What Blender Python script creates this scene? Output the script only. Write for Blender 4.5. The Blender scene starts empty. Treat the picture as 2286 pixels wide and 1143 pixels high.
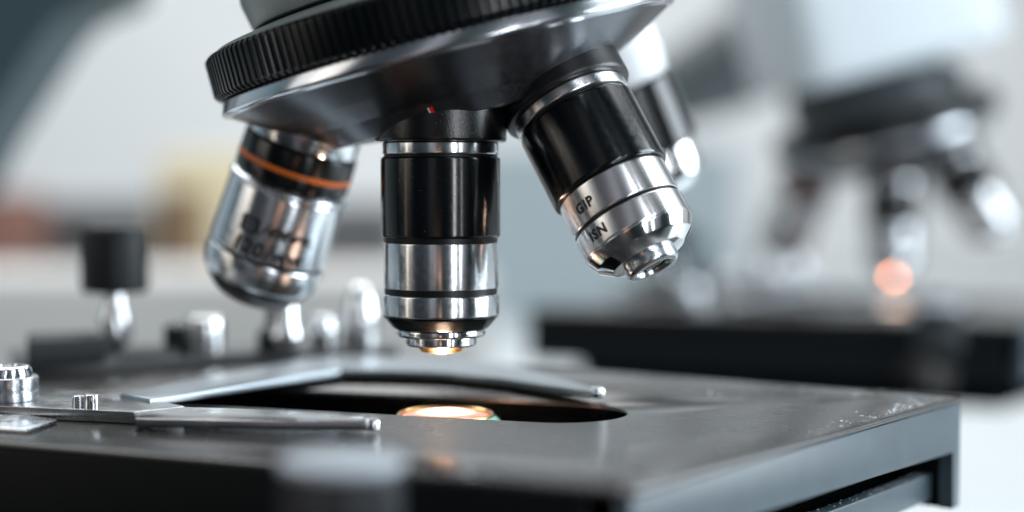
import bpy, bmesh, math, random
from mathutils import Vector, Matrix, Quaternion
random.seed(7)
S = 0.001                                   # everything below is written in millimetres
F, CX, CY, HZ, CAMH = 3500.0, 1143.0, 571.5, 400.0, 47.0
PITCH = math.atan((CY - HZ) / F)
scene = bpy.context.scene
col = scene.collection

# ------------------------------------------------------------ camera, world, lights
cd = bpy.data.cameras.new('camera')
cam = bpy.data.objects.new('camera', cd); col.objects.link(cam)
cam.location = (0, 0, CAMH * S)
cam.rotation_euler = (math.pi / 2 - PITCH, 0, 0)
cd.sensor_width = 36; cd.lens = 36 * F / 2286
cd.clip_start = 0.005; cd.clip_end = 60
cd.dof.use_dof = True; cd.dof.focus_distance = 0.307
cd.dof.aperture_fstop = 4.0
scene.camera = cam

wd = bpy.data.worlds.new('World'); scene.world = wd; wd.use_nodes = True
bg = wd.node_tree.nodes['Background']
# the laboratory round the camera: uneven brightness by compass direction, darker towards the floor
wn, wl = wd.node_tree.nodes, wd.node_tree.links
g_ = wn.new('ShaderNodeTexCoord'); sx_ = wn.new('ShaderNodeSeparateXYZ'); wl.new(g_.outputs['Generated'], sx_.inputs[0])
ng = wn.new('ShaderNodeMath'); ng.operation = 'MULTIPLY'; ng.inputs[1].default_value = -1; wl.new(sx_.outputs[1], ng.inputs[0])
at_ = wn.new('ShaderNodeMath'); at_.operation = 'ARCTAN2'; wl.new(sx_.outputs[0], at_.inputs[0]); wl.new(ng.outputs[0], at_.inputs[1])
mr = wn.new('ShaderNodeMapRange'); mr.inputs[1].default_value = -math.pi; mr.inputs[2].default_value = math.pi; wl.new(at_.outputs[0], mr.inputs[0])
rp = wn.new('ShaderNodeValToRGB'); wl.new(mr.outputs[0], rp.inputs[0])
BANDS = [(-180, (.45, .48, .50)), (-125, (.42, .48, .52)), (-104, (.22, .30, .34)), (-84, (.03, .05, .06)), (-74, (.05, .06, .06)), (-70, (.50, .45, .38)), (-58, (.30, .28, .26)),
         (-52, (.04, .05, .06)), (-34, (.05, .06, .07)), (-22, (.10, .11, .13)), (-17, (.42, .42, .46)), (-9, (.30, .30, .33)), (-4, (.03, .045, .05)), (14, (.06, .08, .09)),
         (50, (.30, .31, .34)), (58, (.02, .035, .04)), (82, (.02, .04, .045)), (88, (.55, .66, .70)), (120, (.62, .66, .68)), (180, (.45, .48, .50))]
els = rp.color_ramp.elements
for i, (d_, c_) in enumerate(BANDS):
    e_ = els[0] if i == 0 else (els[len(els) - 1] if i == len(BANDS) - 1 else els.new((d_ + 180) / 360))
    e_.position = (d_ + 180) / 360; e_.color = (*c_, 1)
    els = rp.color_ramp.elements
ev = wn.new('ShaderNodeMapRange'); ev.inputs[1].default_value = -.35; ev.inputs[2].default_value = .1; ev.inputs[3].default_value = .25; ev.inputs[4].default_value = 1
wl.new(sx_.outputs[2], ev.inputs[0])
wl.new(rp.outputs[0], bg.inputs[0]); wl.new(ev.outputs[0], bg.inputs[1])

def area(name, loc, target, sx, sy, power, color):
    l = bpy.data.lights.new(name, 'AREA'); l.shape = 'RECTANGLE'
    l.size = sx * S; l.size_y = sy * S; l.energy = power; l.color = color
    o = bpy.data.objects.new(name, l); col.objects.link(o)
    o.location = Vector(loc) * S
    o.rotation_euler = (Vector(target) - Vector(loc)).to_track_quat('-Z', 'Y').to_euler()
    return o
area('window_light', (600, 330, 210), (0, 320, 20), 360, 460, 6.0, (0.84, 0.93, 1.0))
area('strip_light', (232, -130, 120), (-14, 320, 30), 40, 460, .95, (0.92, 0.96, 1.0))
area('strip_light', (330, -60, 120), (-14, 320, 30), 16, 460, .25, (0.92, 0.96, 1.0))
area('soft_light', (-560, 120, 240), (-14, 320, 30), 300, 300, .35, (1.0, 0.95, 0.90))
area('warm_fill', (-30, 60, -25), (-20, 300, 75), 60, 30, .012, (1.0, .55, .36))  # unseen warm fill, added to tint the nosepiece underside
area('warm_strip', (-400, 150, 70), (-14, 320, 30), 16, 300, .035, (1.0, .84, .68))  # unseen strip, added for tan streaks on the steel
area('ceiling_light', (0, 1500, 1500), (0, 1500, 0), 2600, 2200, 68, (0.97, 0.99, 1.0))

vs = scene.view_settings
vs.view_transform = 'Standard'; vs.look = 'None'; vs.exposure = 0; vs.gamma = 1
scene.render.engine = 'CYCLES'

# ------------------------------------------------------------ helpers
def ray(px, py):
    v = Vector(((px - CX) / F, 1.0, (CY - py) / F))
    c, s = math.cos(PITCH), math.sin(PITCH)
    return Vector((v.x, v.y * c + v.z * s, -v.y * s + v.z * c))
def at_z(px, py, z):                        # a point of the horizontal plane z
    r = ray(px, py); t = (z - CAMH) / r.z
    return Vector((r.x * t, r.y * t, z))
def at_y(px, py, y):                        # a point at depth y
    r = ray(px, py); t = y / r.y
    return Vector((r.x * t, y, CAMH + r.z * t))

def rounded(profile, rad=0.25, n=2):
    out = [profile[0]]
    for i in range(1, len(profile) - 1):
        a, b, c = (Vector(profile[i - 1]), Vector(profile[i]), Vector(profile[i + 1]))
        la, lc = (a - b).length, (c - b).length
        if la < 1e-6 or lc < 1e-6: out.append(tuple(b)); continue
        k = min(rad, la * 0.42, lc * 0.42)
        p0 = b + (a - b) / la * k; p1 = b + (c - b) / lc * k
        for j in range(n + 1):
            t = j / n
            q = p0 * (1 - t) ** 2 + b * 2 * t * (1 - t) + p1 * t * t
            out.append((q.x, q.y))
    out.append(profile[-1])
    return out

def finish(bm, name, mat, parent=None, loc=(0, 0, 0), rot=None, angle=35, smooth=True):
    bmesh.ops.remove_doubles(bm, verts=bm.verts, dist=1e-4)
    bmesh.ops.recalc_face_normals(bm, faces=bm.faces)
    for v in bm.verts: v.co *= S
    me = bpy.data.meshes.new(name); bm.to_mesh(me); bm.free()
    if smooth:
        me.shade_smooth(); me.set_sharp_from_angle(angle=math.radians(angle))
    me.materials.append(mat)
    o = bpy.data.objects.new(name, me); col.objects.link(o)
    if parent: o.parent = parent
    o.location = Vector(loc) * S
    if rot is not None:
        o.rotation_mode = 'QUATERNION'; o.rotation_quaternion = rot
    return o

def lathe_into(bm, profile, segs=96, centre=(0, 0, 0), radial=None):
    rings = []
    cx, cy, cz = centre
    for r, z in profile:
        if r < 1e-5:
            rings.append([bm.verts.new((cx, cy, cz + z))]); continue
        ring = []
        for i in range(segs):
            a = 2 * math.pi * i / segs
            rr = r * (radial(a, z, i) if radial else 1)
            ring.append(bm.verts.new((cx + rr * math.cos(a), cy + rr * math.sin(a), cz + z)))
        rings.append(ring)
    for a, b in zip(rings, rings[1:]):
        if len(a) == 1 and len(b) == 1: continue
        for i in range(segs):
            j = (i + 1) % segs
            if len(a) == 1: bm.faces.new((a[0], b[i], b[j]))
            elif len(b) == 1: bm.faces.new((a[i], a[j], b[0]))
            else: bm.faces.new((a[i], a[j], b[j], b[i]))
    return bm
def lathe(profile, segs=96, rad=0.25, radial=None, centre=(0, 0, 0)):
    return lathe_into(bmesh.new(), rounded(profile, rad) if rad else profile, segs, centre, radial)

def area2(p): return sum(a[0] * b[1] - b[0] * a[1] for a, b in zip(p, p[1:] + p[:1])) / 2
def inset(poly, d):
    n = len(poly); out = []
    for i in range(n):
        p, q, r = Vector(poly[i - 1]), Vector(poly[i]), Vector(poly[(i + 1) % n])
        e1 = (q - p).normalized(); e2 = (r - q).normalized()
        n1 = Vector((-e1.y, e1.x)); n2 = Vector((-e2.y, e2.x))
        m = n1 + n2; k = m.length_squared
        m = n1 * 1.0 if k < 1e-6 else m * (2.0 / k)
        if m.length > 2.5: m = m.normalized() * 2.5
        out.append(tuple(q + m * d))
    return out
def slab(poly, z0, z1, ch=0.5, holes=(), steps=3, tilt=None):
    """plate with outline poly between z0 < z1, its upper and lower rims rounded by ch; holes cut straight"""
    bm = bmesh.new()
    poly = [tuple(p[:2]) for p in poly]
    if area2(poly) < 0: poly = poly[::-1]
    lev = []
    for k in range(steps + 1):
        a = math.pi / 2 * k / steps
        lev.append((ch * (1 - math.cos(a)) , z1 - ch + ch * math.sin(a)))
    low = [(d, z0 + (z1 - z)) for d, z in lev][::-1]
    loops = []
    for d, z in low + lev:
        ins = inset(poly, d) if d > 1e-6 else poly
        loops.append([bm.verts.new((x, y, z)) for x, y in ins])
    for a, b in zip(loops, loops[1:]):
        for i in range(len(a)):
            j = (i + 1) % len(a); bm.faces.new((a[i], a[j], b[j], b[i]))
    hl = []
    for h in holes:
        h = [tuple(p[:2]) for p in h]
        c2 = 0.25
        hi = h if area2(h) > 0 else h[::-1]
        big = inset(hi, -c2)
        l0 = [bm.verts.new((x, y, z1)) for x, y in big]
        l1 = [bm.verts.new((x, y, z1 - c2)) for x, y in hi]
        l2 = [bm.verts.new((x, y, z0)) for x, y in hi]
        for a, b in ((l0, l1), (l1, l2)):
            for i in range(len(a)):
                j = (i + 1) % len(a); bm.faces.new((a[i], a[j], b[j], b[i]))
        hl.append((l0, l2))
    for idx, cap in ((0, loops[-1]), (1, loops[0])):
        edges = []
        for lp in [cap] + [h[idx] for h in hl]:
            for i in range(len(lp)):
                e = bm.edges.get((lp[i], lp[(i + 1) % len(lp)])) or bm.edges.new((lp[i], lp[(i + 1) % len(lp)]))
                edges.append(e)
        bmesh.ops.triangle_fill(bm, use_beauty=True, use_dissolve=False, edges=edges)
    if tilt:
        for v in bm.verts: v.co.z += tilt(v.co.x, v.co.y)
    return bm
def round_poly(poly, rads, n=6):
    m = len(poly); out = []
    if not isinstance(rads, (list, tuple)): rads = [rads] * m
    for i in range(m):
        a, b, c = Vector(poly[i - 1][:2]), Vector(poly[i][:2]), Vector(poly[(i + 1) % m][:2])
        k = min(rads[i], (a - b).length * .45, (c - b).length * .45)
        p0 = b + (a - b).normalized() * k; p1 = b + (c - b).normalized() * k
        if rads[i] <= 0: out.append(tuple(b)); continue
        for j in range(n + 1):
            t = j / n; q = p0 * (1 - t) ** 2 + b * 2 * t * (1 - t) + p1 * t * t
            out.append((q.x, q.y))
    return out
def box_bm(x0, x1, y0, y1, z0, z1, ch=0.4, seg=2):
    bm = bmesh.new()
    bmesh.ops.create_cube(bm, size=1)
    for v in bm.verts:
        v.co = Vector((x0 + (v.co.x + .5) * (x1 - x0), y0 + (v.co.y + .5) * (y1 - y0), z0 + (v.co.z + .5) * (z1 - z0)))
    if ch: bmesh.ops.bevel(bm, geom=bm.edges[:], offset=ch, segments=seg, affect='EDGES', profile=0.5)
    return bm

def tag(o, label=None, cat=None, group=None, kind=None):
    for k, v in (('label', label), ('category', cat), ('group', group), ('kind', kind)):
        if v: o[k] = v
    return o
def empty(name, loc=(0, 0, 0)):
    o = bpy.data.objects.new(name, None); o.empty_display_size = 0.02
    col.objects.link(o); o.location = Vector(loc) * S
    return o

# ------------------------------------------------------------ materials
def mat(name, base, rough=0.4, metal=0.0, spec=0.5, aniso=0.0, bump=0.0, bscale=1500, bstretch=(1, 1, 1), bdist=0.00006,
        mottle=0.0, mscale=60, coat=0.0, rvar=0.0):
    m = bpy.data.materials.new(name); m.use_nodes = True
    nt = m.node_tree; N = nt.nodes; L = nt.links
    p = N['Principled BSDF']
    p.inputs['Base Color'].default_value = (*base, 1)
    p.inputs['Roughness'].default_value = rough
    p.inputs['Metallic'].default_value = metal
    p.inputs['Specular IOR Level'].default_value = spec
    p.inputs['Coat Weight'].default_value = coat
    tc = N.new('ShaderNodeTexCoord')
    if aniso:
        p.inputs['Anisotropic'].default_value = aniso
        t = N.new('ShaderNodeTangent'); t.direction_type = 'RADIAL'; t.axis = 'Z'; p.inputs['Anisotropic Rotation'].default_value = .25
        L.new(t.outputs[0], p.inputs['Tangent'])
    if mottle or rvar:
        n = N.new('ShaderNodeTexNoise'); n.inputs['Scale'].default_value = mscale; n.inputs['Detail'].default_value = 6
        L.new(tc.outputs['Object'], n.inputs['Vector'])
        if mottle:
            r = N.new('ShaderNodeMapRange'); r.inputs[1].default_value = .3; r.inputs[2].default_value = .7
            r.inputs[3].default_value = 1 - mottle; r.inputs[4].default_value = 1 + mottle
            L.new(n.outputs['Fac'], r.inputs[0])
            mx = N.new('ShaderNodeVectorMath'); mx.operation = 'SCALE'; mx.inputs[0].default_value = base
            L.new(r.outputs[0], mx.inputs['Scale']); L.new(mx.outputs[0], p.inputs['Base Color'])
        if rvar:
            r = N.new('ShaderNodeMapRange'); r.inputs[1].default_value = .3; r.inputs[2].default_value = .7
            r.inputs[3].default_value = max(0.02, rough - rvar); r.inputs[4].default_value = rough + rvar
            L.new(n.outputs['Fac'], r.inputs[0]); L.new(r.outputs[0], p.inputs['Roughness'])
    if bump:
        mp = N.new('ShaderNodeMapping'); mp.inputs['Scale'].default_value = bstretch
        n = N.new('ShaderNodeTexNoise'); n.inputs['Scale'].default_value = bscale; n.inputs['Detail'].default_value = 3
        b = N.new('ShaderNodeBump'); b.inputs['Strength'].default_value = bump; b.inputs['Distance'].default_value = bdist
        L.new(tc.outputs['Object'], mp.inputs[0]); L.new(mp.outputs[0], n.inputs['Vector'])
        L.new(n.outputs['Fac'], b.inputs['Height']); L.new(b.outputs[0], p.inputs['Normal'])
    return m
def glow(name, inner, outer, si, so, radius):
    """lamp light seen through a lens: brightest where the filament sits"""
    m = bpy.data.materials.new(name); m.use_nodes = True
    N = m.node_tree.nodes; L = m.node_tree.links
    p = N['Principled BSDF']; p.inputs['Base Color'].default_value = (.25, .12, .07, 1); p.inputs['Roughness'].default_value = .08
    tc = N.new('ShaderNodeTexCoord'); ln = N.new('ShaderNodeVectorMath'); ln.operation = 'LENGTH'
    L.new(tc.outputs['Object'], ln.inputs[0])
    r = N.new('ShaderNodeMapRange'); r.interpolation_type = 'SMOOTHSTEP'
    r.inputs[1].default_value = radius * .08 * S; r.inputs[2].default_value = radius * .75 * S
    r.inputs[3].default_value = 0; r.inputs[4].default_value = 1
    L.new(ln.outputs['Value'], r.inputs[0])
    mc = N.new('ShaderNodeMix'); mc.data_type = 'RGBA'
    mc.inputs[6].default_value = (*inner, 1); mc.inputs[7].default_value = (*outer, 1)
    L.new(r.outputs[0], mc.inputs[0]); L.new(mc.outputs[2], p.inputs['Emission Color'])
    ms = N.new('ShaderNodeMapRange'); ms.inputs[3].default_value = si; ms.inputs[4].default_value = so
    L.new(r.outputs[0], ms.inputs[0]); L.new(ms.outputs[0], p.inputs['Emission Strength'])
    return m
M = dict(
    steel=mat('brushed steel', (.72, .75, .78), .22, 1, aniso=.85, bump=.05, bscale=1500, bstretch=(1, 1, 4), mottle=.06, mscale=900, rvar=.04),
    chrome=mat('polished chrome', (.82, .84, .86), .14, 1, aniso=.8),
    steel2=mat('bright turned steel', (.86, .87, .89), .26, 1, aniso=.88, bump=.03, bscale=1500, bstretch=(1, 1, 4), mottle=.03, mscale=900),
    satin=mat('satin steel', (.62, .66, .70), .26, 1, aniso=.6, bump=.04, bscale=1500, rvar=.06, mscale=500),
    sleeve=mat('black anodised sleeve', (.0015, .003, .0038), .20, 0, spec=.5, aniso=.8, bump=.05, bscale=1600, bstretch=(1, 1, 3), rvar=.04, mscale=900),
    collar=mat('black cast collar', (.0015, .0025, .003), .24, 0, spec=.6, bump=.55, bscale=2600, bdist=.00008),
    collar_matte=mat('black crackle collar', (.004, .005, .0065), .36, 0, spec=.5, bump=.5, bscale=2600, bdist=.00007),
    groove=mat('black groove', (.004, .005, .006), .35, 0, spec=.3),
    rubber=mat('ribbed black grip', (.0012, .003, .004), .28, 0, spec=.32, bump=.15, bscale=1500, mottle=.2),
    dome=mat('dark satin nosepiece', (.14, .15, .165), .32, 1, aniso=.85, bump=.10, bscale=2500, mottle=.08, mscale=900, rvar=.04),
    rim=mat('bright nosepiece rim', (.66, .69, .73), .20, 1, aniso=.6),
    neck=mat('grey green paint', (.25, .29, .285), .34, 0, spec=.5, bump=.5, bscale=1300, mottle=.10, mscale=250),
    stage=mat('black stage enamel', (.024, .023, .022), .26, 0, spec=.72, bump=.04, bscale=2500, rvar=.03, mscale=90, mottle=.08),
    front=mat('shaded front enamel', (.0015, .0035, .0045), .40, 0, spec=.18, bump=.05, bscale=2500),  # stage enamel darkened for the unlit faces, shade put into the colour
    panel=mat('cool lit stage side', (.050, .075, .092), .32, 0, spec=.6, bump=.15, bscale=1500, mottle=.15, mscale=120),  # bluer and paler than the top: cool side light put into the colour
    under=mat('flat black', (.002, .0025, .003), .9, 0, spec=0),
    plate=mat('slide holder plate', (.46, .46, .46), .24, 1, bump=.05, bscale=2000, rvar=.06, mscale=150, mottle=.12),
    armedge=mat('pale slide arm', (.32, .36, .39), .34, 1, bump=.03, bscale=2000),
    under2=mat('dark carrier', (.05,.055,.06), .35, 0, spec=.6),
    orange=mat('orange ring paint', (.62, .14, .012), .45),
    ink=mat('black engraving', (.01, .01, .012), .5),
    red=mat('red dot paint', (.70, .02, .015), .4),
    white=mat('white paint', (.78, .81, .83), .4, bump=.1, bscale=300),
    gold=mat('brass lens rim', (.80, .52, .22), .18, 1),
    green=mat('coated glass edge', (.25, .50, .42), .08, 0, spec=.9),
    lens=glow('lamp lit lens', (1.0, .86, .70), (1.0, .42, .26), 11.0, 0.65, 9.5),
    glass=mat('front lens glass', (.62, .46, .34), .10, 0, spec=.8),  # pale warm base stands in for the lamp glow on the lens tip
    darkglass=mat('front lens glass', (.012, .010, .012), .03, 0, spec=1, coat=1),
    knob=mat('matte black knob', (.005, .009, .011), .45, 0, spec=.4),
    dust=mat('pale dust', (.75, .78, .8), .5),
    greyknob=mat('grey plastic knob', (.36, .40, .44), .38, 0, spec=.5),
    ribbed=mat('dark ribbed knob side', (.016, .021, .026), .38, 0, spec=.4),
)

# ------------------------------------------------------------ setting: bench and wall
bench = finish(box_bm(-2600, 2600, 350, 3400, -190, -150, 2), 'bench_top',
               mat('white bench laminate', (.52, .56, .58), .4, bump=.1, bscale=100, mottle=.04, mscale=4), angle=40)
tag(bench, kind='structure')
wall = finish(box_bm(-3500, 3500, 3400, 3450, -900, 2400, 0), 'wall',
              mat('pale grey wall', (.88, .90, .91), .7, mottle=.05, mscale=2), smooth=False)
tag(wall, kind='structure')

# ------------------------------------------------------------ one objective lens
def text_into(bm, body, size, r, z, ang, skew=0.0):
    """wrap a line of lettering round a barrel of radius r; ang = angle of its middle"""
    cu = bpy.data.curves.new('t', 'FONT'); cu.body = body; cu.size = size
    cu.align_x = 'CENTER'; cu.align_y = 'CENTER'; cu.offset = size * .045; cu.shear = skew; cu.resolution_u = 3; cu.space_character = 1.15
    ob = bpy.data.objects.new('t', cu); col.objects.link(ob)
    dg = bpy.context.evaluated_depsgraph_get()
    me = bpy.data.meshes.new_from_object(ob.evaluated_get(dg))
    t = bmesh.new(); t.from_mesh(me)
    bmesh.ops.triangulate(t, faces=t.faces)
    bmesh.ops.subdivide_edges(t, edges=[e for e in t.edges if e.calc_length() > size * .25], cuts=1)
    vm = {}
    for v in t.verts:
        a = ang + v.co.x / r
        vm[v] = bm.verts.new((r * math.cos(a), r * math.sin(a), z + v.co.y))
    for f in t.faces:
        try: bm.faces.new([vm[v] for v in f.verts])
        except ValueError: pass
    t.free(); bpy.data.objects.remove(ob); bpy.data.curves.remove(cu); bpy.data.meshes.remove(me)

def objective(parent, anchor, d, k, prof, label, text=None, spin=0):
    """anchor = point of the axis where profile z = 0; d = direction of the tip; k = millimetres per profile unit
       prof: list of (name, material, [(r, z)...], rounding, segments)"""
    q = (-Vector(d)).normalized().to_track_quat('Z', 'Y')
    root = None
    for name, m, pts, rad, segs in prof:
        bm = lathe([(r * k, z * k) for r, z in pts], segs, rad)
        if root is None:
            root = finish(bm, 'objective_lens', M[m], parent, anchor, q, angle=28)
            root['label'] = label
        else:
            finish(bm, name, M[m], root, angle=28)
    if text:
        bm = bmesh.new()
        for body, size, r, z, ang, sk in text:
            text_into(bm, body, size * k, r * k + .05, z * k, ang, sk)
        o = finish(bm, 'engraving', M['ink'], root, smooth=False)
    return root

# ============================================================ THE MICROSCOPE
scope = empty('microscope', (-14.4, 318, -150))
tag(scope, 'large sharp microscope in front, chrome and black objectives over its dark stage', 'microscope', 'microscopes on the bench')
OFF = Vector((-14.4, 318, -150))
BASE = empty('tmp'); BASE.parent = scope; BASE.location = -OFF * S     # removed again below

# ---- nosepiece
DC = 335.0
C = at_y(1003, 134, DC)
a = Vector((.25, .035, -.967)).normalized()
qn = (-a).to_track_quat('Z', 'Y')
dome = finish(lathe([(0, -13.4), (18, -13.2), (29.0, -12.2), (33.0, -8.6), (40, -5.2), (47.8, -.6)], 160, .5),
              'nosepiece', M['dome'], BASE, C, qn, angle=14)
finish(lathe([(47.0, -.95), (48.9, -.3), (49.2, .3), (48.4, 2.7), (46.0, 2.9)], 200, .12), 'rim', M['rim'], dome)
NT = 156
def knurl(ang, z, i): return 1.0 if i % 6 in (0, 1, 2, 3) else 0.988
finish(lathe_into(bmesh.new(), rounded([(44, 3.0), (48.9, 3.0), (49.8, 4.0), (49.8, 11.4), (48.9, 12.3), (46, 12.0)], .3), NT * 6, radial=knurl),
       'grip_ring', M['rubber'], dome, angle=20)
finish(lathe([(47.6, 11.6), (46.8, 13.2), (40, 14.6), (36, 14.8)], 160, .3), 'shoulder', M['neck'], dome)
finish(lathe([(38.2, 14.9), (36.5, 15.8)], 120, 0), 'neck_gap', M['groove'], dome)
finish(lathe([(36, 15.4), (38.4, 15.6), (39.6, 21.5), (39.2, 24), (30, 30), (28, 46), (0, 46)], 120, .7), 'neck', M['neck'], dome)
# alignment mark: red dot beside a white sliver on the near flank of the nosepiece
def flank_mark(m, w, off):
    bm = bmesh.new()
    r0, z0, r1, z1 = 29.0, -12.2, 33.0, -8.6
    nrm = Vector((-(z1 - z0), (r1 - r0))).normalized(); nrm = Vector((-nrm.x, -nrm.y)) if nrm.y > 0 else nrm
    dl = qn.inverted() @ (at_y(955 + off, 226, 303) - C)
    an = math.atan2(dl.y, dl.x)
    vsx = []
    for t in (.38, .82):
        for s_ in (-w / 2, w / 2):
            r = r0 + (r1 - r0) * t + .09; z = z0 + (z1 - z0) * t - .09
            vsx.append(bm.verts.new((r * math.cos(an + s_ / r), r * math.sin(an + s_ / r), z)))
    bm.faces.new((vsx[0], vsx[1], vsx[3], vsx[2]))
    bmesh.ops.solidify(bm, geom=bm.faces[:], thickness=.06)
    return bm
finish(flank_mark('red', .75, 2), 'index_mark', M['red'], dome, smooth=False)
finish(flank_mark('white', .32, -5.5), 'index_mark', M['white'], dome, smooth=False)
# white head above the neck, seen only on the far microscope
u = Vector((0, 0, 1))
finish(slab(round_poly([(-44, -46), (44, -46), (44, 50), (-44, 50)], 16), 31, 96, 6), 'head', M['white'], dome)
finish(lathe([(0, 0), (11, 0), (12, 3), (12, 62), (14, 64), (14, 74), (0, 74)], 48, .6), 'side_tube', M['knob'], dome, (-40, 8, 44),
       Vector((-.80, 0, -.28)).to_track_quat('Z', 'Y'))

# ---- objective 2, upright in the light path (profile unit = one 0.0914 mm)
K2 = 318 / F
A2 = at_y(984, 528, 318)
Z = lambda y: 528 - y
prof2 = [
 ('barrel', 'steel', [(118, Z(536)), (127.5, Z(541)), (128, Z(543)), (128, Z(641)), (124, Z(643)), (118, Z(643))], .15, 128),
 ('mount_collar', 'collar', [(60, Z(150)), (147, Z(150)), (147, Z(312)), (145, Z(317)), (120, Z(318.5))], .3, 128),
 ('thread_ring', 'steel', [(118, Z(316)), (129, Z(320)), (129.5, Z(322)), (129.5, Z(343)), (127, Z(346)), (118, Z(346))], .12, 128),
 ('ring_groove', 'groove', [(115, Z(344)), (127, Z(347)), (127, Z(351)), (115, Z(356))], 0, 96),
 ('black_sleeve', 'sleeve', [(118, Z(350)), (131, Z(351)), (133.5, Z(356)), (133.5, Z(524)), (131, Z(529)), (118, Z(529))], .2, 128),
 ('sleeve_groove', 'groove', [(110, Z(526)), (127, Z(529)), (127, Z(541)), (110, Z(542))], 0, 96),
 ('barrel_groove', 'groove', [(110, Z(640)), (126, Z(642)), (126, Z(657)), (110, Z(657))], 0, 96),
 ('front_ring', 'steel', [(112, Z(654)), (128, Z(655)), (130, Z(658)), (130, Z(700)), (128.6, Z(703)), (110, Z(706))], .12, 128),
 ('nose_cone', 'sleeve', [(110, Z(700)), (129, Z(703.5)), (127, Z(708)), (106, Z(732)), (96, Z(736)), (60, Z(736))], .3, 128),
 ('chrome_ring', 'chrome', [(70, Z(733)), (98, Z(735)), (99, Z(738)), (99, Z(746)), (97, Z(750)), (70, Z(752))], .12, 96),
 ('chrome_ring', 'chrome', [(60, Z(750)), (78, Z(751)), (78.5, Z(753)), (78.5, Z(768)), (77, Z(771)), (50, Z(776))], .12, 96),
 ('lens_mount', 'gold', [(40, Z(770)), (60, Z(772)), (50, Z(779)), (45, Z(785)), (34, Z(786.5)), (30, Z(784))], .1, 96),
 ('front_lens', 'glass', [(0, Z(781)), (20, Z(782)), (33, Z(785)), (33, Z(780))], .1, 64),
]
objective(BASE, A2, (0, 0, -1), K2, prof2, 'upright objective with long glossy black sleeve over brushed steel bands')

# ---- objective 3, leaning right and towards the camera
D3 = 312.5; K3 = D3 / F
d3 = Vector((.420, -.330, -.845)).normalized()
A3 = at_y(1364, 412, D3)
prof3 = [
 ('barrel', 'steel2', [(118, -4), (128, -6), (128.5, -8), (128.5, -79), (126, -81), (115, -82)], .12, 128),
 ('mount_collar', 'collar_matte', [(60, 420), (150, 420), (153, 222), (150, 216), (130, 214)], .4, 128),
 ('thread_ring', 'steel2', [(110, 216), (136, 213), (137, 210), (137, 190), (134, 187), (110, 186)], .15, 128),
 ('ring_groove', 'groove', [(110, 190), (131, 186), (131, 182), (110, 180)], 0, 96),
 ('black_sleeve', 'sleeve', [(110, 184), (134, 182), (138, 176), (138, 4), (136, -1), (115, -2)], .3, 128),
 ('sleeve_groove', 'groove', [(110, 0), (126, -2), (126, -8), (110, -8)], 0, 96),
 ('barrel_groove', 'groove', [(105, -80), (126, -81), (126, -90), (105, -88)], 0, 96),
 ('front_ring', 'steel2', [(112, -88), (128, -89), (129, -91), (129, -140), (127, -145), (100, -147)], .25, 128),
 ('nose_cone', 'chrome', [(100, -143), (127.5, -144.5), (127, -147), (114, -170), (86, -190), (50, -193)], .15, 128),
 ('nose_ring', 'satin', [(50, -190), (62, -191), (63, -194), (62, -212), (56, -218), (42, -218), (38, -208)], .3, 96),
 ('front_lens', 'darkglass', [(0, -211), (20, -210), (42, -206)], .1, 64),
]
# where the lettering faces: the local angle whose outward direction looks at the camera, then turned left
q3 = (-d3).to_track_quat('Z', 'Y')
def face_ang(q, wdir):
    v = q.inverted() @ Vector(wdir); return math.atan2(v.y, v.x)
f3 = face_ang(q3, (-.68, -.73, 0))
o3 = objective(BASE, A3, d3, K3, prof3, 'objective leaning right towards the camera with matte black collar and polished chrome nose',
          text=[('GIP', 31, 128.5, -48, f3, 0), ('ISN', 31, 129, -116, f3, 0)])

# ---- objective 1, leaning left and away, with the orange ring
D1 = 352.0; K1 = D1 / F
d1 = Vector((-.335, .165, -.925)).normalized()
A1 = at_y(596, 560, D1)
prof1 = [
 ('barrel', 'steel', [(115, 4), (131, 6), (133, 10), (130, 150), (127, 156), (115, 158)], .2, 96),
 ('mount_ring', 'chrome', [(60, 340), (122, 340), (122, 262), (110, 258)], .3, 96),
 ('collar', 'sleeve', [(100, 262), (123, 260), (127, 256), (128, 214), (126.5, 212), (126.5, 204), (128, 202), (127, 176), (122, 170), (100, 168)], .2, 96),
 ('orange_band', 'orange', [(126, 216), (129, 215), (129, 204), (126, 203)], .05, 96),
 ('step_ring', 'satin', [(100, 172), (124, 171), (132, 164), (133, 158), (129, 152), (110, 150)], .3, 96),
 ('barrel_groove', 'groove', [(110, 8), (129.5, 7), (129.5, -3), (110, -4)], 0, 96),
 ('front_ring', 'steel', [(110, -1), (131, -2), (133, -6), (133, -30), (127, -58), (120, -66)], .5, 96),
 ('nose_cone', 'collar_matte', [(116, -66), (122, -64), (106, -86), (86, -104), (62, -117), (40, -121), (0, -121)], .8, 96),
]
q1 = (-d1).to_track_quat('Z', 'Y')
f1 = face_ang(q1, (.13, -.99, 0))
objective(BASE, A1, d1, K1, prof1, 'blurred steel objective leaning left with an orange ring round its black collar',
          text=[('E3 ', 46, 132.6, 76, f1 - .33, 0), ('/4Mww,', 34, 132.6, 76, f1 + .27, .3), ('120/ww', 46, 132.8, 28, f1, .1)])

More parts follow.
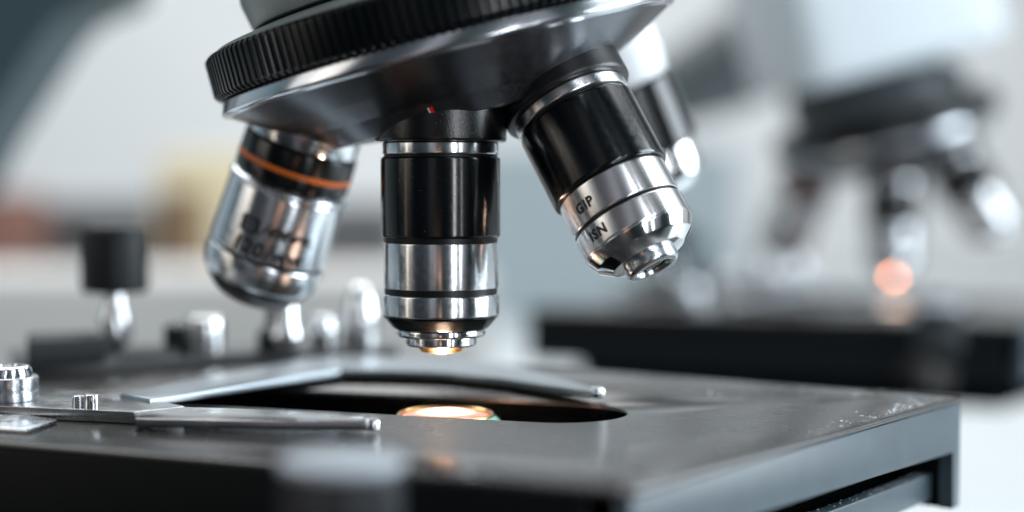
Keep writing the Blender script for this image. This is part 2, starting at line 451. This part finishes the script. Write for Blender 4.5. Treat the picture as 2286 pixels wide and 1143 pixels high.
# ---- objective 4, behind on the right
D4 = 392.0; K4 = 324 / F
d4 = Vector((.400, .16, -.90)).normalized()
A4 = at_y(1447, 334, D4)
prof4 = [
 ('barrel', 'chrome', [(118, -4), (128, -6), (128.5, -8), (128, -60), (122, -90), (100, -118), (60, -130), (0, -131)], .6, 96),
 ('mount_ring', 'white', [(60, 420), (132, 420), (138, 236), (132, 210), (130, 190), (100, 180)], .6, 96),
 ('black_sleeve', 'sleeve', [(110, 192), (134, 188), (138, 178), (138, 4), (136, -1), (115, -2)], .4, 96),
 ('sleeve_groove', 'groove', [(110, 0), (126, -2), (126, -8), (110, -8)], 0, 64),
]
objective(BASE, A4, d4, K4, prof4, 'blurred black and chrome objective half hidden behind the right leaning one')

# ---- stage
pA = at_z(2146, 885, 0); pB = at_z(1402, 1098, 0)
pC0 = at_z(917, 1072, 0); pC1 = at_z(0, 992, 0)
pC = pC0 + (pC1 - pC0) * 2.1
pD0 = at_z(1386, 831, 0)
pD = pA + (pD0 - pA) * 2.35
outer = round_poly([pA, pD, pC, pB], [.6, 3, 3, 5])
sd = Vector((.947, -.32)).normalized(); sn = Vector((-sd.y, sd.x)); sc = Vector((-5.2, 319.8)); hw = 13.9
def slot(t0, t1, hw, n=26):
    pts = []
    for i in range(n + 1):
        an = -math.pi / 2 + math.pi * i / n
        p = sc + sd * (t1 + hw * math.cos(an)) + sn * hw * math.sin(an); pts.append((p.x, p.y))
    for i in range(n + 1):
        an = math.pi / 2 + math.pi * i / n
        p = sc + sd * (t0 + hw * math.cos(an)) + sn * hw * math.sin(an); pts.append((p.x, p.y))
    return pts
stage = finish(slab(outer, -1.3, 0, .55, holes=[slot(-62, 15.4, hw)]), 'stage', M['stage'], BASE, angle=50)
stage['label'] = 'dark satin stage plate with a long rounded slot'
inner = inset([tuple(p[:2]) for p in ([pA, pD, pC, pB] if area2([tuple(p[:2]) for p in (pA, pD, pC, pB)]) > 0 else [pB, pC, pD, pA])], 5)
finish(slab(inner, -12, -11, .2), 'blackout_plate', M['under'], stage)  # black sheet added so the slot interior stays dark
finish(slab(inset(inner, 9), -36, -12.2, 1), 'substage', M['under'], stage)
def wall_strip(p, q, thick, z0, z1, ch=.5, t0=0.0, t1=1.0, out=0.0):
    p, q = Vector(p[:2]), Vector(q[:2]); e = (q - p).normalized(); n = Vector((-e.y, e.x))
    cen = Vector((pA.x + pC.x, pA.y + pC.y)) / 2
    if (cen - p).dot(n) < 0: n = -n
    a_ = p.lerp(q, t0) - n * out; b_ = p.lerp(q, t1) - n * out
    return slab([a_, b_, b_ + n * thick, a_ + n * thick], z0, z1, ch)
LR = (Vector(pB[:2]) - Vector(pA[:2])).length
# side panel: long upper strip with a leg at the far corner, open underneath
def side_panel():
    e = (pB - pA).normalized(); n = Vector((e.y, -e.x, 0))
    if ((pC + pA) / 2 - pA).dot(n) < 0: n = -n
    prof = [(0.0, -1.3), (0.0, -24), (3.9, -24), (3.9, -11.3), (LR - 6, -9.4), (LR - 6, -24), (LR - 1.0, -24), (LR - 1.0, -1.3)]
    bm = bmesh.new(); lay = []
    for th in (.03, 3.2):
        lay.append([bm.verts.new((pA + e * u_ + n * th) + Vector((0, 0, z_))) for u_, z_ in prof])
    bm.faces.new(lay[0]); bm.faces.new(lay[1][::-1])
    for i in range(len(prof)):
        j = (i + 1) % len(prof); bm.faces.new((lay[0][i], lay[0][j], lay[1][j], lay[1][i]))
    es = [ed for ed in bm.edges if abs((ed.verts[0].co - ed.verts[1].co).normalized().dot(n)) < .5 and
          abs((ed.verts[0].co - pA).dot(n) - .03) < .01 and abs((ed.verts[1].co - pA).dot(n) - .03) < .01]
    bmesh.ops.bevel(bm, geom=es, offset=.3, segments=2, affect='EDGES', profile=.5)
    return bm
finish(side_panel(), 'side_panel', M['panel'], stage, angle=40)
finish(wall_strip(pA, pB, 3.0, -22.5, -16.6, .35, 4.5 / LR, .95, -4.6), 'guide_rail', M['panel'], stage)
finish(wall_strip(pA, pB, 9.0, -23.0, -21.6, .2, 4.5 / LR, .95, -8.5), 'rail_shelf', M['under'], stage)
finish(wall_strip(pA, pB, 2.0, -24, -12.2, .2, 3.2 / LR, .97, -12), 'inner_wall', M['under'], stage)
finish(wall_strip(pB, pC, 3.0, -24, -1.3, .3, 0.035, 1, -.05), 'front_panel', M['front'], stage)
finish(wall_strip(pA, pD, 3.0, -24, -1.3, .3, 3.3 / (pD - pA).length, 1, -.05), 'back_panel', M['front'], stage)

def liner():
    bm = bmesh.new(); ls = []
    for h, z in ((hw - .25, -.7), (hw - .25, -11), (hw + .1, -11), (hw + .1, -1.4)):
        ls.append([bm.verts.new((x, y, z)) for x, y in slot(-62, 15.4, h)])
    for a_, b_ in zip(ls, ls[1:]):
        for i in range(len(a_)):
            j = (i + 1) % len(a_); bm.faces.new((a_[i], a_[j], b_[j], b_[i]))
    return bm
finish(liner(), 'slot_blackout', M['under'], stage)  # flat black lining added to stand for the shade inside the slot
# condenser lens in the slot
LC = Vector((A2.x + .9, 318, -1.0))
cond = finish(lathe([(9.7, -1.2), (8.9, -.1), (7.4, .35), (4, .75), (0, .9)], 96, .1), 'condenser_lens', M['lens'], BASE, LC)
cond['label'] = 'glowing round lens with a warm white centre in the stage slot'
finish(lathe([(9.25, .2), (9.6, .45), (10.0, .15), (10.1, -.8)], 96, .08), 'brass_rim', M['gold'], cond)
finish(lathe([(10.05, -.1), (11.2, -1.2), (11.6, -2.8), (11.8, -9)], 96, .15), 'glass_edge', M['green'], cond)

ll = bpy.data.lights.new('condenser_lamp', 'AREA'); ll.shape = 'DISK'; ll.size = 5.0 * S; ll.energy = .050; ll.spread = math.radians(75); ll.color = (1.0, .66, .46)
lo = bpy.data.objects.new('condenser_lamp', ll); col.objects.link(lo); lo.parent = cond
lo.location = (0, 0, 1.1 * S); lo.rotation_euler = (math.pi, 0, 0)
# ---- slide holder: plate, two arms, screws
hold_z = 2.4
plate_pts = [at_z(x, y, hold_z) for x, y in ((-240, 862), (60, 862), (268, 879), (411, 906), (299, 919), (-240, 896))]
holder = finish(slab(plate_pts, .1, hold_z, .15), 'slide_holder', M['plate'], BASE, angle=30)
holder['label'] = 'grey metal slide holder plate with a pointed corner and two spring arms'
arm_top = [(268, 878), (400, 851), (560, 822), (690, 798), (780, 792), (900, 796), (1010, 801), (1120, 811), (1240, 840), (1318, 862)]
arm_bot = [(1318, 873), (1230, 860), (1120, 842), (1000, 830), (860, 826), (760, 825), (690, 834), (560, 856), (430, 876), (335, 889)]
za = 3.2
back_arm = finish(slab([at_z(x, y, za) for x, y in arm_top + arm_bot], za - 1.7, za, .3), 'spring_arm', M['armedge'], holder, angle=35)
def tip_cap(cx, cy, z, r, h):
    p = at_z(cx, cy, z)
    return lathe([(0, z - h), (r * .9, z - h), (r, z - h + .3), (r, z - .3), (r * .8, z + .12), (0, z + .2)], 32, .15, centre=(p.x, p.y, 0))
finish(tip_cap(1333, 866, za, 1.8, 2.0), 'arm_tip', M['chrome'], back_arm)
front_top = [(302, 921), (408, 908), (520, 911), (640, 917), (815, 929)]
front_bot = [(815, 941), (640, 940), (480, 937), (302, 934)]
front_arm = finish(slab([at_z(x, y, hold_z) for x, y in front_top + front_bot], hold_z - 1.7, hold_z, .3), 'spring_arm', M['plate'], holder, angle=35)
finish(tip_cap(831, 936, hold_z, 1.65, 2.0), 'arm_tip', M['chrome'], front_arm)
pb = at_z(22, 893, hold_z)
post = finish(lathe([(0, 0), (5.6, 0), (5.7, .3), (5.7, 2.0), (5.4, 2.15), (5.4, 2.35), (5.7, 2.5), (5.7, 4.6), (5.4, 4.9), (0, 4.9)], 64, .12), 'clamp_post', M['satin'], holder, (pb.x, pb.y, hold_z - .02))
def teeth(an, z, i): return 1.0 if i % 6 < 4 else .93
finish(lathe_into(bmesh.new(), rounded([(0, 4.9), (4.5, 4.9), (4.5, 5.4), (4.2, 6.6), (3.6, 7.0), (2.4, 7.1), (2.0, 6.6), (0, 6.6)], .12), 15 * 6, radial=teeth), 'clamp_screw', M['chrome'], post, angle=25)
pp = at_z(205, 909, hold_z)
finish(lathe([(0, -.1), (1.55, -.1), (1.55, 2.4), (1.4, 2.6), (0, 2.6)], 32, .1), 'stop_pin', M['chrome'], holder, (pp.x, pp.y, hold_z))
pp = at_z(176, 907, hold_z)
finish(lathe([(0, -.1), (1.3, -.1), (1.3, 2.0), (1.1, 2.2), (0, 2.2)], 32, .1), 'stop_pin', M['satin'], holder, (pp.x, pp.y, hold_z))
# bright bracket under the plate's front edge
pq = [at_z(x, y, 1.0) for x, y in ((-60, 925), (60, 925), (128, 936), (60, 958), (-60, 950))]
finish(slab(pq, .05, 1.0, .3), 'bracket', M['satin'], holder)

# ---- carrier with thumbscrews along the back left of the stage
def stand(name, m, px, py_base, zb, prof, rad=.3, segs=48, parent=None, label=None):
    p = at_z(px, py_base, zb)
    o = finish(lathe(prof, segs, rad), name, M[m], parent or BASE, (p.x, p.y, zb))
    if label: o['label'] = label
    return o
bar = finish(slab([at_z(x, y, 3) for x, y in ((20, 778), (250, 772), (560, 764), (880, 762), (890, 776), (560, 786), (240, 806), (30, 812))], .1, 3, .4),
             'carrier_bar', M['under2'], BASE, angle=35)
finish(slab([at_z(x, y, 9.0) for x, y in ((60, 742), (215, 738), (235, 752), (60, 760))], 2.5, 9, .8), 'carrier_block', M['knob'], bar)
finish(slab([at_z(x, y, 4.5) for x, y in ((270, 776), (400, 768), (400, 780), (270, 792))], 2.9, 4.6, .4), 'carrier_block', M['knob'], bar)
def child(o, p):                                        # keep place under a mesh part that sits at the same origin
    o.parent = p; return o
kn = stand('knob', 'knob', 258, 782, 3, [(0, 15.0), (7.6, 15.0), (8.6, 15.8), (8.6, 30.5), (7.6, 32.2), (0, 32.6)], .6, parent=bar, label='tall round black knob on a silver stem')
finish(lathe([(0, 0), (2.6, 0), (4.4, 3.5), (4.2, 8.5), (2.7, 12), (2.7, 15.2), (0, 15.2)], 32, .5), 'stem', M['chrome'], kn)
t1 = stand('thumbscrew', 'chrome', 458, 788, 3, [(0, 0), (5, 0), (5, 8.5), (4.4, 9.4), (0, 9.6)], .4, parent=bar)
t2 = stand('thumbscrew', 'knob', 398, 786, 3, [(0, 0), (3.6, 0), (3.6, 6.6), (2.4, 7.2), (0, 7.6)], .4, parent=bar)
t3 = stand('thumbscrew', 'chrome', 640, 784, 3, [(0, 0), (2.6, 0), (4.2, 4), (2.8, 8), (2.4, 16), (0, 16.4)], .5, parent=bar)
t3b = stand('thumbscrew', 'knob', 606, 782, 3, [(0, 0), (3.8, 0), (3.4, 5), (1.2, 6.5), (1.0, 18), (0, 18)], .5, parent=bar)
t4 = stand('thumbscrew', 'chrome', 722, 778, 3, [(0, 0), (3.4, 0), (3.8, 5), (3.2, 8.5), (0, 9)], .5, parent=bar)
t5 = stand('thumbscrew', 'chrome', 805, 776, 3, [(0, 0), (4.8, 0), (4.8, 9), (3.9, 14), (2.2, 16.4), (0, 17)], .6, parent=bar)

# ---- grey adjusting knob in front of the stage
kp = at_y(762, 1022, 211)
def ribs(an, z, i): return 1.0 if i % 4 < 2 else .972
fk = finish(lathe([(0, 0), (8.0, 0), (8.5, -.3), (8.5, -1.0), (8.2, -1.5), (7.0, -1.5)], 80, .35), 'stage_knob', M['greyknob'], BASE, kp)
fk['label'] = 'blurred grey ribbed knob in front of the stage'
finish(lathe_into(bmesh.new(), rounded([(7.4, -1.5), (8.1, -1.7), (8.3, -2.4), (8.3, -16), (7.6, -17), (0, -17)], .3), 48 * 4, radial=ribs), 'knob_grip', M['ribbed'], fk, angle=20)
kb = Vector((kp.x, kp.y, 0))
finish(box_bm(kp.x - 5 - kp.x, 5, -3, 42, -(kp.z) - 21 - 0, -(kp.z) - 15, .5), 'knob_bracket', M['stage'], fk)

# ---- dust on the stage's right edge and crumbs in the rail channel
bm = bmesh.new()
def fleck(p, s):
    mtx = Matrix.Translation(p) @ Matrix.Rotation(random.random() * 6.28, 4, 'Z') @ Matrix.Diagonal((s * random.uniform(.8, 2.4), s * random.uniform(.5, 1), s * random.uniform(.25, .5), 1))
    bmesh.ops.create_icosphere(bm, subdivisions=1, radius=1, matrix=mtx)
e = (pB - pA)
n_ = Vector((e.y, -e.x, 0)).normalized()
if ((pC + pA) / 2 - pA).dot(n_) < 0: n_ = -n_
for i in range(150):
    t = random.betavariate(2, 4) * .62 + .03
    off = 1.6 + abs(random.gauss(0, 2.2))
    fleck(pA + e * t + n_ * off, random.uniform(.05, .13) if random.random() < .8 else random.uniform(.16, .34))
for i in range(190):
    p = at_z(random.uniform(1440, 2050), random.gauss(922, 12), 0)
    fleck(p, random.uniform(.02, .05))
for i in range(26):
    p = at_z(random.uniform(1560, 2000), random.gauss(878, 4), 0)
    fleck(p, random.uniform(.12, .34))
for i in range(110):
    t = random.uniform(.05, .55)
    fleck(pA + e * t + n_ * random.uniform(7.7, 9.5) + Vector((0, 0, -21.4)), random.uniform(.08, .26))
for i in range(120):
    t = random.uniform(.05, .6)
    fleck(pA + e * t + n_ * random.uniform(4.9, 7.5) + Vector((0, 0, -16.5)), random.uniform(.06, .2))
def on_barrel(rad, y0, y1, x_off, s):                   # a dust fleck or painted glint on the upright objective
    z = at_y(984, random.uniform(y0, y1), 318).z
    fleck(Vector((A2.x + x_off, 318 - math.sqrt(rad * rad - x_off * x_off), z)), s)
for i in range(70): on_barrel(133.6 * K2, 358, 522, random.uniform(-10, 10), random.uniform(.018, .045))
for i in range(130): on_barrel(147.1 * K2, 256, 312, random.gauss(4.5, 2.0), random.uniform(.025, .055))  # pale flecks added as glints where the collar sparkles
for i in range(30): on_barrel(147.1 * K2, 262, 312, random.uniform(-11, 9), random.uniform(.02, .045))
dust = finish(bm, 'dust', M['dust'], None, smooth=False)
tag(dust, 'pale dust flecks on the right edge of the near stage and on the upright objective, plus added glints on its collar', 'dust', kind='stuff')

# fold the temporary pivot away
for ch in list(BASE.children):
    ch.parent = scope; ch.location = ch.location - OFF * S
bpy.data.objects.remove(BASE)

# ------------------------------------------------------------ the second microscope, further back
def copy_tree(o, parent=None):
    c = o.copy(); col.objects.link(c); c.parent = parent
    for ch in o.children: copy_tree(ch, c)
    return c
far = copy_tree(scope)
far.location = (OFF + Vector((180, 363, -8))) * S
far['label'] = 'blurred second microscope with black nosepiece, standing further back on the right'
far_neck = mat('dark neck paint', (.035, .045, .05), .4); far_head = mat('far head paint', (.55, .60, .63), .5)
for o in far.children_recursive:
    if o.type == 'LIGHT': o.data = o.data.copy(); o.data.energy = .0045; o.data.color = (1.0, .42, .34)
    if o.name.startswith('neck') or o.name.startswith('shoulder'): o.material_slots[0].link = 'OBJECT'; o.material_slots[0].material = far_neck
    if o.name.startswith('head'): o.material_slots[0].link = 'OBJECT'; o.material_slots[0].material = far_head
    if 'label' in o: del o['label']

# ------------------------------------------------------------ blurred things on the bench behind
def solid(name, label, cat, px0, px1, py0, py1, y, thick, m, ch=6, group=None, z_to=None):
    p0 = at_y(px0, py0, y); p1 = at_y(px1, py1, y)
    zb = p1.z if z_to is None else z_to
    o = finish(box_bm(-(p1.x - p0.x) / 2, (p1.x - p0.x) / 2, 0, thick, 0, p0.z - zb, ch), name, m, None, ((p0.x + p1.x) / 2, y, zb), angle=40)
    return tag(o, label, cat, group)
B = -150
solid('instrument_case', 'wide pale case across the left half of the bench, in front of the grey box', 'case', -600, 1090, 610, 760, 950, 120, mat('pale case', (.60, .59, .57), .5), 12, z_to=B)
solid('storage_box', 'low dark grey box across the far left of the bench', 'box', -600, 880, 452, 600, 1450, 160, mat('dark grey case', (.10, .10, .105), .5), 10, z_to=B)
solid('cardboard_box', 'pale yellow box behind the left leaning objective', 'box', 345, 570, 340, 560, 1350, 60, mat('yellow card', (.82, .72, .48), .7), 6, z_to=B)
solid('bottle_box', 'small brown box in front of the pale yellow one', 'box', 360, 430, 425, 540, 1290, 40, mat('brown card', (.15, .07, .03), .6), 5, z_to=B)
solid('bottle_box', 'reddish brown box at the far left edge', 'box', -200, 60, 430, 560, 1350, 60, mat('red brown card', (.26, .13, .10), .6), 5, z_to=B)
solid('storage_box', 'grey green box standing left of the far microscope', 'box', 1500, 1610, 520, 640, 1100, 80, mat('grey green case', (.14, .19, .20), .5), 10, z_to=B)
# dark teal cabinet with a slanting side, upper left
bm = bmesh.new()
pts = [at_y(x, y, 640) for x, y in ((-480, -300), (300, -300), (255, -18), (140, 30), (92, 82), (-55, 312), (-215, 640), (-480, 640))]
lay = [[bm.verts.new((p.x, 640 + dy, p.z)) for p in pts] for dy in (0, 60)]
bm.faces.new(lay[0]); bm.faces.new(lay[1][::-1])
for i in range(len(pts)):
    j = (i + 1) % len(pts); bm.faces.new((lay[0][i], lay[0][j], lay[1][j], lay[1][i]))
cab = finish(bm, 'cabinet', mat('dark teal lacquer', (.045, .080, .092), .45, spec=.3), smooth=False)
tag(cab, 'dark teal cabinet side with a slanting edge at the upper left', 'cabinet')

# dark arm of a lamp stand, upper right
def tube(pts, r, segs=24):
    bm = bmesh.new(); rings = []
    for i, p in enumerate(pts):
        t = (pts[min(i + 1, len(pts) - 1)] - pts[max(i - 1, 0)]).normalized()
        q = t.to_track_quat('Z', 'Y'); rr = r[i] if isinstance(r, (list, tuple)) else r
        rings.append([bm.verts.new(p + q @ Vector((rr * math.cos(2 * math.pi * k / segs), rr * math.sin(2 * math.pi * k / segs), 0))) for k in range(segs)])
    for a_, b_ in zip(rings, rings[1:]):
        for k in range(segs):
            j = (k + 1) % segs; bm.faces.new((a_[k], a_[j], b_[j], b_[k]))
    bm.faces.new(rings[0][::-1]); bm.faces.new(rings[-1])
    return bm
arm = finish(tube([at_y(x, y, 1000) for x, y in ((1380, 262), (1480, 215), (1580, 168), (1680, 120), (1760, 60), (1830, -30), (1900, -160), (1950, -420))], [14, 22, 28, 32, 34, 34, 30, 30]),
             'lamp_arm', mat('dark grey arm', (.07, .085, .09), .5))
tag(arm, 'blurred dark diagonal arm reaching down left of the far microscope', 'arm')

pl = finish(box_bm(-0.5, 0.5, 0, 1, 0, 1, 0), 'partition', mat('blue grey partition', (.36, .43, .46), .7), smooth=False)
p0 = at_y(1040, 330, 2100); p1 = at_y(1650, 330, 2100)
pl.location = Vector(((p0.x + p1.x) / 2, 2100, B)) * S; pl.scale = ((p1.x - p0.x), 40, p0.z - B)
tag(pl, 'soft blue grey partition on the bench behind the gap between the two microscopes', 'partition')
